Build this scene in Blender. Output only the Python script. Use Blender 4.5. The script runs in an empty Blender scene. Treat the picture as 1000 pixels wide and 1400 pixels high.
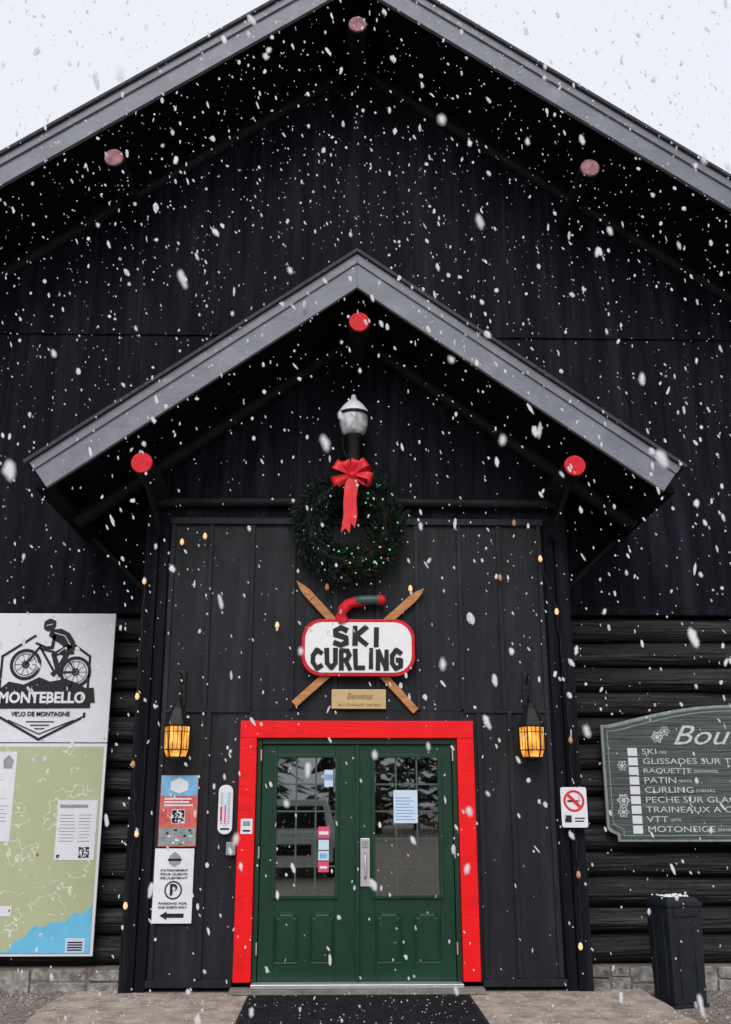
import bpy, math, random
from mathutils import Vector, Matrix, noise
random.seed(7)
R=random.random
def U(a,b): return a+(b-a)*R()
scene=bpy.context.scene
col=scene.collection

# ------------------------------------------------------------------ materials
def new_mat(name):
    m=bpy.data.materials.new(name); m.use_nodes=True
    return m,m.node_tree,m.node_tree.nodes['Principled BSDF']
def mat(name,c,rough=.6,var=.25,scale=(3,3,3),c2=None,bump=.0,bscale=None,metal=0,spec=.5,detail=4,emit=None,estr=0,dirt_or_highlight=None,dscale=1.5,dvec=(1,1,1),dlo=.5,dhi=.72,bdist=.02):
    m,nt,b=new_mat(name); N=nt.nodes; L=nt.links
    tc=N.new('ShaderNodeTexCoord'); mp=N.new('ShaderNodeMapping'); mp.inputs['Scale'].default_value=scale
    L.new(tc.outputs['Object'],mp.inputs['Vector'])
    no=N.new('ShaderNodeTexNoise'); no.inputs['Scale'].default_value=1; no.inputs['Detail'].default_value=detail; no.inputs['Roughness'].default_value=.65
    L.new(mp.outputs[0],no.inputs['Vector'])
    rp=N.new('ShaderNodeValToRGB'); rp.color_ramp.elements[0].position=.3; rp.color_ramp.elements[1].position=.72
    a=[x*(1-var) for x in c]; d=c2 if c2 else [min(1,x*(1+var)) for x in c]
    rp.color_ramp.elements[0].color=(*a,1); rp.color_ramp.elements[1].color=(*d,1)
    L.new(no.outputs['Fac'],rp.inputs[0]); out=rp.outputs[0]
    if dirt_or_highlight:
        md=N.new('ShaderNodeMapping'); md.inputs['Scale'].default_value=dvec; L.new(tc.outputs['Object'],md.inputs['Vector'])
        n2=N.new('ShaderNodeTexNoise'); n2.inputs['Scale'].default_value=dscale; n2.inputs['Detail'].default_value=5; n2.inputs['Roughness'].default_value=.7
        L.new(md.outputs[0],n2.inputs['Vector'])
        r2=N.new('ShaderNodeValToRGB'); r2.color_ramp.elements[0].position=dlo; r2.color_ramp.elements[1].position=dhi
        r2.color_ramp.elements[0].color=(0,0,0,1); r2.color_ramp.elements[1].color=(.8,.8,.8,1)
        L.new(n2.outputs['Fac'],r2.inputs[0])
        mx=N.new('ShaderNodeMix'); mx.data_type='RGBA'; L.new(r2.outputs[0],mx.inputs[0]); L.new(out,mx.inputs[6]); mx.inputs[7].default_value=(*dirt_or_highlight,1)
        out=mx.outputs[2]
    L.new(out,b.inputs['Base Color'])
    b.inputs['Roughness'].default_value=rough; b.inputs['Metallic'].default_value=metal; b.inputs['Specular IOR Level'].default_value=spec
    if bump:
        bp=N.new('ShaderNodeBump'); bp.inputs['Strength'].default_value=bump; bp.inputs['Distance'].default_value=bdist
        if bscale:
            m2=N.new('ShaderNodeMapping'); m2.inputs['Scale'].default_value=bscale; L.new(tc.outputs['Object'],m2.inputs['Vector'])
            n3=N.new('ShaderNodeTexNoise'); n3.inputs['Scale'].default_value=1; n3.inputs['Detail'].default_value=4; L.new(m2.outputs[0],n3.inputs['Vector']); L.new(n3.outputs['Fac'],bp.inputs['Height'])
        else: L.new(no.outputs['Fac'],bp.inputs['Height'])
        L.new(bp.outputs[0],b.inputs['Normal'])
    if emit:
        b.inputs['Emission Color'].default_value=(*emit,1); b.inputs['Emission Strength'].default_value=estr
        m.cycles.emission_sampling='NONE'
    return m

M={}
M['boards']=mat('black_stained_boards',(.0026,.0027,.0056),.75,.6,(9,9,.5),c2=(.0078,.0082,.0155),bump=.5,bscale=(34,34,1.2),spec=.13,dirt_or_highlight=(.028,.029,.043),dscale=1.1,dvec=(5,5,.45),dlo=.50,dhi=.82)
M['ves']=mat('charcoal_siding',(.0105,.0122,.0160),.6,.35,(9,9,1.1),bump=.35,bscale=(40,40,3),spec=.26,dirt_or_highlight=(.036,.039,.045),dscale=1.6,dvec=(3,3,.45),dlo=.5,dhi=.8)
M['log']=mat('dark_log',(.0050,.0050,.0060),.6,.6,(.9,9,9),c2=(.020,.0195,.020),bump=1.0,bscale=(1.6,30,30),bdist=.04,spec=.4,dirt_or_highlight=(.12,.115,.11),dscale=2,dvec=(.5,9,13),dlo=.53,dhi=.8)  # pale streaks and light grain tone paint highlights into the log colour
M['beam']=mat('dark_beam',(.0042,.0043,.0068),.65,.5,(4,4,4),c2=(.011,.011,.016),bump=.5,bscale=(12,12,12),spec=.25)
M['soffit']=mat('soffit_dark',(.0035,.0036,.0062),.8,.4,(6,6,6),spec=.1)
M['fascia']=mat('grey_fascia',(.165,.175,.210),.5,.16,(2,2,6),bump=.12,bscale=(8,8,30),dirt_or_highlight=(.25,.26,.30),dscale=3)
M['shingle']=mat('shingle',(.04,.042,.05),.8,.4,(20,20,20),bump=.4)
M['red']=mat('red_paint',(.88,.006,.010),.5,.05,(4,4,4),bump=.15,bscale=(10,10,60),spec=.25,dirt_or_highlight=(.60,.006,.010),dscale=5)
M['redend']=mat('red_log_end',(.68,.014,.028),.6,.25,(18,18,18),bump=.4,spec=.25,dirt_or_highlight=(.50,.03,.05),dscale=9)
M['pinkend']=mat('faded_log_end',(.24,.07,.08),.7,.35,(14,14,14),c2=(.44,.22,.24),bump=.4)
M['green']=mat('green_door_paint',(.005,.040,.020),.38,.14,(3,3,3),bump=.05,bscale=(60,60,8),spec=.4,dirt_or_highlight=(.010,.058,.033),dscale=2.5)
M['greendk']=mat('green_muntin',(.05,.085,.07),.5,.1)
M['metal']=mat('brushed_metal',(.62,.63,.65),.35,.08,(4,4,60),metal=.6)
M['brass']=mat('brass_plate',(.60,.43,.21),.38,.12,(3,3,40),metal=.3)
M['brassdk']=mat('brass_engraving',(.17,.11,.04),.5)
M['white']=mat('white_panel',(.76,.78,.83),.5,.03,(2,2,2),spec=.35,dirt_or_highlight=(.66,.69,.74),dscale=2.5)
M['paper']=mat('paper',(.60,.72,.86),.6,.06)
M['black']=mat('black_print',(.014,.014,.016),.5,.2,spec=.3)
M['blackm']=mat('black_iron',(.010,.010,.011),.5,.3,(20,20,20),bump=.3,spec=.3)
M['grey']=mat('grey_print',(.30,.31,.33),.6)
M['dimgrey']=mat('interior_trim',(.09,.10,.10),.6)
M['ltblue']=mat('lightblue_print',(.17,.42,.66),.55,.2,(9,9,9))
M['pink']=mat('pink_print',(.75,.07,.16),.5,.1)
M['redprint']=mat('red_print',(.62,.06,.06),.5,.3,(9,9,9),c2=(.74,.20,.18))
M['lake']=mat('lake_print',(.15,.53,.78),.5,.1,(5,5,5))
M['wood']=mat('ski_wood',(.50,.21,.06),.45,.35,(8,8,30),bump=.2)
M['concrete']=mat('pad_concrete',(.40,.315,.25),.8,.4,(5,5,5),c2=(.62,.53,.45),bump=1,bscale=(70,70,70),dirt_or_highlight=(.76,.71,.66),dscale=14,dlo=.54,dhi=.70)
M['mat']=mat('rubber_mat',(.013,.014,.018),.8,.4,(60,60,60),bump=.5,spec=.2,dirt_or_highlight=(.05,.05,.055),dscale=18)
M['stone']=mat('foundation_stone',(.26,.235,.21),.9,.55,(11,11,11),c2=(.52,.49,.46),bump=1,bscale=(22,22,22),spec=.2,dirt_or_highlight=(.10,.085,.075),dscale=5)
M['mortar']=mat('mortar',(.20,.185,.17),.9,.3,bump=1,bscale=(30,30,30))
M['snow']=mat('snow',(.86,.88,.92),.6,.04)
M['curlwhite']=mat('sign_white',(.84,.84,.85),.5,.05,(8,8,8))
M['signpaint']=mat('weathered_lettering',(.52,.56,.56),.6,.35,(14,14,14),c2=(.80,.82,.82))
M['handlegreen']=mat('handle_green',(.035,.10,.075),.45,.2)
M['signgrey']=mat('carved_grey_green',(.050,.066,.066),.65,.5,(1.5,10,60),c2=(.12,.145,.14),bump=.9,bscale=(2,10,60))
M['signtrim']=mat('sign_trim',(.26,.31,.30),.6,.3,(10,10,10))
M['bin']=mat('bin_plastic',(.011,.014,.021),.5,.4,(8,8,8),bump=.15,spec=.35)
M['wire']=mat('wire',(.010,.012,.010),.6)
M['bulb']=mat('warm_bulb',(.8,.5,.25),.3,emit=(1,.58,.24),estr=.65)
M['bulbdim']=mat('unlit_bulb',(.40,.20,.09),.3,emit=(1,.5,.2),estr=.12)
M['bgreen']=mat('green_bulb',(.1,.6,.2),.3,emit=(.1,.9,.25),estr=.7)
M['ribbon']=mat('red_ribbon',(.76,.024,.034),.42,.2,(15,15,15),bump=.2,spec=.3)
M['interior']=mat('interior_dark',(.012,.012,.012),.8,.5,(3,3,3))
M['vanwhite']=mat('van_paint',(.85,.86,.88),.3)
M['vanglass']=mat('van_glass',(.02,.022,.025),.1)
M['tyre']=mat('tyre',(.02,.02,.02),.8)
M['pine']=mat('pine_needles',(.035,.055,.035),.8,.4)
M['trunk']=mat('bark',(.07,.05,.035),.9,.3)
M['orange']=mat('red_liquid',(.75,.02,.02),.4)

m,nt,b=new_mat('frosted_glass'); b.inputs['Roughness'].default_value=.25
tc=nt.nodes.new('ShaderNodeTexCoord'); n=nt.nodes.new('ShaderNodeTexNoise'); n.inputs['Scale'].default_value=14; nt.links.new(tc.outputs['Object'],n.inputs['Vector'])
rp=nt.nodes.new('ShaderNodeValToRGB'); rp.color_ramp.elements[0].position=.35; rp.color_ramp.elements[1].position=.65
rp.color_ramp.elements[0].color=(.34,.35,.37,1); rp.color_ramp.elements[1].color=(.78,.80,.84,1); nt.links.new(n.outputs['Fac'],rp.inputs[0]); nt.links.new(rp.outputs[0],b.inputs['Base Color'])
M['jar']=m
m,nt,b=new_mat('amber_glass'); b.inputs['Base Color'].default_value=(.6,.28,.06,1); b.inputs['Roughness'].default_value=.2
tc=nt.nodes.new('ShaderNodeTexCoord'); n=nt.nodes.new('ShaderNodeTexNoise'); n.inputs['Scale'].default_value=9; n.inputs['Detail'].default_value=3
mp=nt.nodes.new('ShaderNodeMapping'); mp.inputs['Scale'].default_value=(1.6,1.6,.8)
nt.links.new(tc.outputs['Object'],mp.inputs[0]); nt.links.new(mp.outputs[0],n.inputs['Vector'])
rp=nt.nodes.new('ShaderNodeValToRGB'); e=rp.color_ramp.elements; e[0].position=.38; e[0].color=(.26,.065,.006,1); e[1].position=.68; e[1].color=(1,.74,.26,1); x=e.new(.53); x.color=(.85,.34,.035,1)
nt.links.new(n.outputs['Fac'],rp.inputs[0]); nt.links.new(rp.outputs[0],b.inputs['Emission Color']); b.inputs['Emission Strength'].default_value=1.1
M['amber']=m
m=bpy.data.materials.new('window_glass'); m.use_nodes=True; nt=m.node_tree; nt.nodes.clear()
o=nt.nodes.new('ShaderNodeOutputMaterial'); mx=nt.nodes.new('ShaderNodeMixShader'); tr=nt.nodes.new('ShaderNodeBsdfTransparent'); tr.inputs[0].default_value=(.55,.62,.60,1)
gl=nt.nodes.new('ShaderNodeBsdfGlossy'); gl.inputs['Roughness'].default_value=.015; fr=nt.nodes.new('ShaderNodeFresnel'); fr.inputs[0].default_value=2.8
nt.links.new(fr.outputs[0],mx.inputs[0]); nt.links.new(tr.outputs[0],mx.inputs[1]); nt.links.new(gl.outputs[0],mx.inputs[2]); nt.links.new(mx.outputs[0],o.inputs[0])
M['glass']=m
# map
m,nt,b=new_mat('trail_map_print'); N=nt.nodes; L=nt.links
tc=N.new('ShaderNodeTexCoord'); n=N.new('ShaderNodeTexNoise'); n.inputs['Scale'].default_value=1.6; n.inputs['Detail'].default_value=3; L.new(tc.outputs['Object'],n.inputs['Vector'])
rp=N.new('ShaderNodeValToRGB'); rp.color_ramp.elements[0].color=(.38,.43,.24,1); rp.color_ramp.elements[1].color=(.54,.56,.36,1); L.new(n.outputs['Fac'],rp.inputs[0])
def lines(scale,k,w,seed):
    mp=N.new('ShaderNodeMapping'); mp.inputs['Location'].default_value=(seed,seed,seed); L.new(tc.outputs['Object'],mp.inputs[0])
    n2=N.new('ShaderNodeTexNoise'); n2.inputs['Scale'].default_value=scale; n2.inputs['Detail'].default_value=5; L.new(mp.outputs[0],n2.inputs['Vector'])
    mu=N.new('ShaderNodeMath'); mu.operation='MULTIPLY'; mu.inputs[1].default_value=k; L.new(n2.outputs['Fac'],mu.inputs[0])
    fr=N.new('ShaderNodeMath'); fr.operation='FRACT'; L.new(mu.outputs[0],fr.inputs[0])
    lt=N.new('ShaderNodeMath'); lt.operation='LESS_THAN'; lt.inputs[1].default_value=w; L.new(fr.outputs[0],lt.inputs[0])
    mk=N.new('ShaderNodeTexNoise'); mk.inputs['Scale'].default_value=2.5; L.new(mp.outputs[0],mk.inputs['Vector'])
    gt=N.new('ShaderNodeMath'); gt.operation='GREATER_THAN'; gt.inputs[1].default_value=.5; L.new(mk.outputs['Fac'],gt.inputs[0])
    mm=N.new('ShaderNodeMath'); mm.operation='MULTIPLY'; L.new(lt.outputs[0],mm.inputs[0]); L.new(gt.outputs[0],mm.inputs[1]); return mm.outputs[0]
def mixin(prev,f,c,a):
    m3=N.new('ShaderNodeMath'); m3.operation='MULTIPLY'; m3.inputs[1].default_value=a; L.new(f,m3.inputs[0])
    mx=N.new('ShaderNodeMix'); mx.data_type='RGBA'; L.new(m3.outputs[0],mx.inputs[0]); L.new(prev,mx.inputs[6]); mx.inputs[7].default_value=(*c,1); return mx.outputs[2]
o1=mixin(rp.outputs[0],lines(1.3,14,.06,0),(.78,.80,.70),.8)
o1=mixin(o1,lines(2.2,9,.035,4),(.30,.38,.24),.5)
L.new(o1,b.inputs['Base Color']); b.inputs['Roughness'].default_value=.45
M['map']=m
# ground
m,nt,b=new_mat('wet_gravel'); N=nt.nodes; L=nt.links
tc=N.new('ShaderNodeTexCoord'); v=N.new('ShaderNodeTexVoronoi'); v.inputs['Scale'].default_value=38; L.new(tc.outputs['Object'],v.inputs['Vector'])
rp=N.new('ShaderNodeValToRGB'); e=rp.color_ramp.elements; e[0].color=(.13,.10,.08,1); e[1].color=(.50,.43,.37,1); L.new(v.outputs['Color'],rp.inputs[0])
n=N.new('ShaderNodeTexNoise'); n.inputs['Scale'].default_value=2; n.inputs['Detail'].default_value=5; L.new(tc.outputs['Object'],n.inputs['Vector'])
mx=N.new('ShaderNodeMix'); mx.data_type='RGBA'; mx.blend_type='MULTIPLY'; mx.inputs[0].default_value=.5; L.new(rp.outputs[0],mx.inputs[6]); L.new(n.outputs['Fac'],mx.inputs[7])
L.new(mx.outputs[2],b.inputs['Base Color']); b.inputs['Roughness'].default_value=.75
bp=N.new('ShaderNodeBump'); bp.inputs['Strength'].default_value=.8; bp.inputs['Distance'].default_value=.02; L.new(v.outputs['Distance'],bp.inputs['Height']); L.new(bp.outputs[0],b.inputs['Normal'])
M['ground']=m
def leafmat(n,c):
    m,nt,b=new_mat(n); b.inputs['Roughness'].default_value=.6; b.inputs['Specular IOR Level'].default_value=.25
    g=nt.nodes.new('ShaderNodeNewGeometry'); rp=nt.nodes.new('ShaderNodeValToRGB')
    rp.color_ramp.elements[0].color=(c[0]*.35,c[1]*.35,c[2]*.35,1); rp.color_ramp.elements[1].color=(c[0]*1.6,c[1]*1.6,c[2]*1.5,1)
    nt.links.new(g.outputs['Random Per Island'],rp.inputs[0]); nt.links.new(rp.outputs[0],b.inputs['Base Color']); return m
M['needle']=leafmat('wreath_needles',(.009,.019,.012))
m=bpy.data.materials.new('snowflake'); m.use_nodes=True; nt=m.node_tree; nt.nodes.clear()
o=nt.nodes.new('ShaderNodeOutputMaterial'); ad=nt.nodes.new('ShaderNodeAddShader')
d=nt.nodes.new('ShaderNodeBsdfDiffuse'); d.inputs[0].default_value=(.48,.48,.49,1); t=nt.nodes.new('ShaderNodeBsdfTranslucent'); t.inputs[0].default_value=(.50,.50,.51,1)
nt.links.new(d.outputs[0],ad.inputs[0]); nt.links.new(t.outputs[0],ad.inputs[1]); nt.links.new(ad.outputs[0],o.inputs[0])
M['flake']=m

# ------------------------------------------------------------------ mesh builder
import bmesh
class MB:
    def __init__(s): s.v=[];s.f=[];s.m=[];s.mats=[];s.sm=[]
    def mi(s,k):
        if k not in s.mats: s.mats.append(k)
        return s.mats.index(k)
    def add(s,vs,fs,k,smooth=False):
        o=len(s.v); s.v+= [tuple(v) for v in vs]; i=s.mi(k)
        for f in fs: s.f.append([a+o for a in f]); s.m.append(i); s.sm.append(smooth)
    def box(s,x0,x1,y0,y1,z0,z1,k):
        v=[(x,y,z) for x in(x0,x1) for y in(y0,y1) for z in(z0,z1)]
        s.add(v,[(0,1,3,2),(4,6,7,5),(0,4,5,1),(2,3,7,6),(0,2,6,4),(1,5,7,3)],k)
    def prism(s,pts,y0,y1,k):
        n=len(pts); v=[(p[0],y0,p[1]) for p in pts]+[(p[0],y1,p[1]) for p in pts]
        f=[tuple(range(n)),tuple(reversed(range(n,2*n)))]+[(i,i+n,(i+1)%n+n,(i+1)%n) for i in range(n)]
        s.add(v,f,k)
    def tube(s,pts,rs,k,n=12,cap=True,smooth=True,jit=0):
        if not isinstance(rs,(list,tuple)): rs=[rs]*len(pts)
        pts=[Vector(p) for p in pts]; vs=[];fs=[]
        for i,p in enumerate(pts):
            t=(pts[min(i+1,len(pts)-1)]-pts[max(i-1,0)]).normalized()
            a=Vector((0,0,1)) if abs(t.z)<.9 else Vector((0,1,0))
            u=t.cross(a).normalized(); w=t.cross(u).normalized()
            for j in range(n):
                q=2*math.pi*j/n; r=rs[i]*(1+(noise.noise(Vector((p.x*.9+j*1.7,p.y+j,p.z*3)))*jit if jit else 0))
                vs.append(p+(u*math.cos(q)+w*math.sin(q))*r)
        for i in range(len(pts)-1):
            for j in range(n): fs.append((i*n+j,i*n+(j+1)%n,(i+1)*n+(j+1)%n,(i+1)*n+j))
        s.add(vs,fs,k,smooth)
        if cap:
            s.add(vs[:n],[tuple(range(n))],k); s.add(vs[-n:],[tuple(reversed(range(n)))],k)
    def obj(s,name,parent=None,bevel=0,loc=None):
        me=bpy.data.meshes.new(name); me.from_pydata(s.v,[],s.f)
        for k in s.mats: me.materials.append(M[k])
        me.polygons.foreach_set('material_index',s.m); me.polygons.foreach_set('use_smooth',s.sm); me.update()
        bm=bmesh.new(); bm.from_mesh(me); bmesh.ops.recalc_face_normals(bm,faces=bm.faces); bm.to_mesh(me); bm.free()
        o=bpy.data.objects.new(name,me); col.objects.link(o)
        if parent: o.parent=parent
        if bevel:
            b=o.modifiers.new('bevel','BEVEL'); b.width=bevel; b.segments=2; b.limit_method='ANGLE'
        if loc: o.location=loc
        return o
def empty(name,loc=(0,0,0)):
    e=bpy.data.objects.new(name,None); e.location=loc; col.objects.link(e); return e
def text(s,k,x,z,y,w=None,h=None,parent=None,name='lettering',align='CENTER',bold=0,ext=.002,size=.1,shear=0,rot=0,wide=1):
    c=bpy.data.curves.new(name,'FONT'); c.body=s; c.size=1; c.align_x=align; c.align_y='CENTER'; c.extrude=ext/(h or size); c.offset=bold; c.shear=shear; c.resolution_u=3
    c.materials.append(M[k]); o=bpy.data.objects.new(name,c); col.objects.link(o); bpy.context.view_layer.update()
    d=o.dimensions
    sy=(h/d.y) if h else size; sx=(w/d.x) if w else sy*wide
    o.scale=(sx,sy,sy); o.rotation_euler=(math.pi/2,rot,0); o.location=(x,y,z)
    if parent: o.parent=parent
    return o
def chev(a,sl,hw,t):
    dx=t*sl/(1+sl*sl)
    return [(-hw,a-sl*hw),(0,a),(hw,a-sl*hw),(hw-dx,a-t-sl*(hw-dx)),(0,a-t),(-hw+dx,a-t-sl*(hw-dx))]
def chevprism(mb,a,sl,hw,t,y0,y1,k):
    p=chev(a,sl,hw,t)
    mb.prism([p[0],p[1],p[4],p[5]],y0,y1,k) ; mb.prism([p[1],p[2],p[3],p[4]],y0,y1,k)
def roofz(a,s,x): return a-s*abs(x)

# ------------------------------------------------------------------ building
B=empty('log_building')
A1,S1=10.78,.718     # main gable
A2,S2=6.64,.730      # porch gable
W1=8.0
yw=.85
mb=MB()
def gable_plank(x0,x1,z0,y0,y1,a,s,k):
    mb.prism([(x0,z0),(x1,z0),(x1,roofz(a,s,x1)),(x0,roofz(a,s,x0))],y0,y1,k)
x=-7.5
while x<7.5:
    w=U(.12,.26); x1=min(x+w,7.5)
    if x<0 and x1>-.05: x1=0
    off=U(0,.006); g=U(.001,.003)
    if roofz(A1-.25,S1,max(abs(x),abs(x1)))>6.75: gable_plank(x,x1-g,6.705,yw-.006+off,yw+.1,A1-.25,S1,'boards')
    if x1-x>.03: mb.box(x,x1-g,yw+off,yw+.1,3.54,min(6.68,roofz(A1-.25,S1,x1)-.02, roofz(A1-.25,S1,x)-.02),'boards')
    x=x1
mb.box(-7.4,7.4,yw+.03,yw+.12,3.5,5.2,'boards')
mb.obj('upper_wall',B)
mb=MB()
mb.prism([(-7.5,3.5),(7.5,3.5),(7.5,roofz(A1-.3,S1,7.5)),(0,A1-.3),(-7.5,roofz(A1-.3,S1,7.5))],yw+.125,yw+12,'boards')
mb.box(-7.5,7.5,yw+.2,yw+12,0.0,3.49,'boards')
mb.obj('building_core',B)
mb=MB()
mb.box(-7.5,7.5,yw-.018,yw+.1,6.68,6.705,'boards')
mb.box(-7.5,-2.06,yw-.05,yw+.1,3.47,3.56,'boards'); mb.box(2.06,7.5,yw-.05,yw+.1,3.47,3.56,'boards')
mb.obj('wall_bands',B,bevel=.006)
# log walls
mb=MB()
nl=13; h=(3.46-.09)/nl
for sgn in(-1,1):
    for i in range(nl):
        z=.09+h*(i+.5); r=h*.50*U(.88,1.06); xs=[2.0+j*.22 for j in range(27)]
        ph=U(0,9)
        pts=[(sgn*xx,.96+noise.noise(Vector((xx+ph,i,3)))*.03,z+noise.noise(Vector((xx*.8+ph,i,0)))*.03) for xx in xs]
        mb.tube(pts,[r*(1+noise.noise(Vector((xx*1.3,i*2.2,ph)))*.10) for xx in xs],'log',n=24,jit=.10)
mb.obj('log_wall',B)
mb=MB()
for sgn in(-1,1):
    mb.box(min(sgn*2.0,sgn*7.5),max(sgn*2.0,sgn*7.5),.95,1.0,.05,3.5,'soffit')
mb.obj('chinking',B)
# foundation
mb=MB()
for sgn in(-1,1):
    mb.box(min(sgn*2.0,sgn*7.5),max(sgn*2.0,sgn*7.5),.79,1.1,-.3,.085,'mortar')
    x=2.0
    while x<7.4:
        w=U(.12,.55)
        two=R()<.6
        m_=U(-.07,0)
        rows=[(-.17,m_-.003),(m_+.003,.08)] if two else [(-.17,.08)]
        for a,b_ in rows:
            k=U(.0,.02)
            pts=[(x+U(0,.04),a),(x+w/2,a+U(-.01,.01)),(x+w-.01-U(0,.03),a),(x+w-.003,(a+b_)/2+U(-.03,.03)),(x+w-.01-U(0,.02),b_-k),(x+w/2,b_-U(0,.02)),(x+.005,b_-U(0,.02)),(x,(a+b_)/2)]
            mb.prism([(sgn*p[0],p[1]) for p in pts],.755+U(0,.03),.9,'stone')
        x+=w+.002
mb.obj('stone_foundation',B,bevel=.008)
# main roof
xr=-.02
def shm(o): o.location.x=xr
mb=MB()
chevprism(mb,A1,S1,W1,.35,-.40,-.35,'fascia')
shm(mb.obj('main_fascia',B,bevel=.004))
mb=MB(); chevprism(mb,A1-.004,S1,W1+.0,.10,-.425,-.403,'fascia'); shm(mb.obj('main_fascia_trim',B,bevel=.004))
mb=MB(); chevprism(mb,A1+.045,S1,W1+.06,.04,-.46,13,'shingle'); shm(mb.obj('main_shingles',B))
mb=MB(); chevprism(mb,A1-.01,S1,W1-.1,.22,-.345,12.9,'soffit'); shm(mb.obj('main_roof_deck',B))
mb=MB()
for x,z in((-2.60,8.18),(2.50,8.13),(0,9.96),(-5.2,6.2),(5.2,6.2)):
    mb.tube([(x,-.30,z),(x,.3,z+.02),(x,yw+.1,z+.04)],[.105,.105,.105],'beam',n=18)
    mb.tube([(x,-.325,z),(x,-.302,z)],[.098,.102],'pinkend',n=18)
for s in(-1,1):
    mb.tube([(s*.15,yw-.02,roofz(A1-.36,S1,.15)-.08),(s*7.0,yw-.02,roofz(A1-.36,S1,7.0)-.08)],.08,'beam')
mb.obj('main_purlins',B)

# ------------------------------------------------------------------ porch (vestibule)
mb=MB()
zt=4.24
mb.box(-1.82,-.955,0,.1,.07,2.40,'ves'); mb.box(.955,1.82,0,.1,.07,2.40,'ves')
mb.box(-1.82,1.82,0,.1,2.404,zt,'ves'); mb.box(-.955,.955,0.001,.1,2.2,2.403,'ves')
mb.box(-1.82,-1.0,-.02,0,2.385,2.415,'ves'); mb.box(1.0,1.82,-.02,0,2.385,2.415,'ves'); mb.box(-1.84,1.84,-.035,0,zt-.03,zt+.035,'ves')
for x in(-1.80,-1.43,-1.02,-.62,-.21,.20,.58,1.0,1.39,1.79):
    mb.box(x-.022,x+.022,-.024,0,2.417,zt-.032,'ves')
for x in(-1.80,-1.38,1.0+.14,1.43,1.79):
    mb.box(x-.022,x+.022,-.023,0,.105,2.384,'ves')
mb.box(-1.84,-1.09,-.03,0,.04,.10,'ves'); mb.box(1.10,1.84,-.03,0,.04,.10,'ves')
mb.obj('porch_siding',B,bevel=.004)
mb=MB()
for s in(-1,1):
    mb.box(min(s*1.83,s*2.06),max(s*1.83,s*2.06),.03,1.0,-.1,4.9,'boards')
    mb.box(min(s*1.845,s*1.93),max(s*1.845,s*1.93),.0,.03,-.0,4.20,'boards')
    mb.box(min(s*1.945,s*2.07),max(s*1.945,s*2.07),-.015,.03,-.0,4.75,'boards')
x=-2.06
while x<2.06:
    x1=min(x+U(.13,.25),2.06)
    if x<0<x1: x1=0.0
    if x1-x<.02: x1=x+.02
    o=U(.02,.027)
    mb.prism([(x,zt+.03),(x1-.003,zt+.03),(x1-.003,roofz(A2-.2,S2,x1)),(x,roofz(A2-.2,S2,x))],o,.12,'boards')
    x=x1
mb.prism([(-2.05,zt+.03),(2.05,zt+.03),(2.05,A2-.25-S2*2.05),(0,A2-.25),(-2.05,A2-.25-S2*2.05)],.125,.9,'boards')
mb.obj('porch_walls',B)
xo=-.02
def sh(o): o.location.x=xo
mb=MB(); chevprism(mb,A2,S2,2.93,.355,-1.0,-.955,'fascia'); sh(mb.obj('porch_fascia',B,bevel=.004))
mb=MB(); chevprism(mb,A2-.004,S2,2.932,.10,-1.018,-1.003,'fascia'); sh(mb.obj('porch_fascia_trim',B,bevel=.004))
mb=MB(); chevprism(mb,A2+.04,S2,2.98,.036,-1.05,yw,'shingle'); sh(mb.obj('porch_shingles',B))
mb=MB(); chevprism(mb,A2-.01,S2,2.90,.20,-.95,yw+.0,'soffit')
for s in (-1,1): mb.box(min(s*2.70,s*2.88),max(s*2.70,s*2.88),-.949,yw,roofz(A2-.36,S2,2.75),roofz(A2-.2,S2,2.9),'soffit')
sh(mb.obj('porch_roof_deck',B))
mb=MB()
for x,z in((-1.96,4.52),(1.96,4.52),(0,5.94)):
    mb.tube([(x,-.95,z),(x,0,z),(x,yw,z)],[.098,.10,.10],'beam',n=18)
    mb.tube([(x,-.972,z),(x,-.952,z)],[.094,.098],'redend',n=20)
for s in(-1,1):
    mb.tube([(s*.05,-.06,roofz(A2-.32,S2,.05)-.1),(s*2.75,-.06,roofz(A2-.32,S2,2.75)-.1)],[.07,.08],'beam')
    mb.tube([(s*2.85,yw-.02,4.35),(s*2.1,yw-.02,3.62)],.04,'beam')
    mb.tube([(s*1.97,-.7,4.44),(s*1.90,-.0,4.05)],.022,'beam')
mb.tube([(-1.98,-.03,4.43),(0,-.035,4.44),(1.98,-.03,4.43)],[.05,.045,.05],'beam',n=16)
mb.obj('porch_timbers',B)
# interior
mb=MB()
mb.box(-1.8,1.8,.80,.84,0,2.6,'interior'); mb.box(-1.8,1.8,.12,.8,-.05,.03,'interior'); mb.box(-1.8,1.8,.12,.8,2.5,2.55,'interior')
mb.box(-1.8,-1.75,.12,.8,0,2.5,'interior'); mb.box(1.75,1.8,.12,.8,0,2.5,'interior')
for x in(-.75,-.45,-.15,.15,.45,.75): mb.box(x-.012,x+.012,.78,.798,.5,2.05,'dimgrey')
for z in(.8,1.2,1.6,2.0): mb.box(-.8,.8,.775,.779,z-.01,z+.01,'dimgrey')
mb.obj('interior_room',B)
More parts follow.
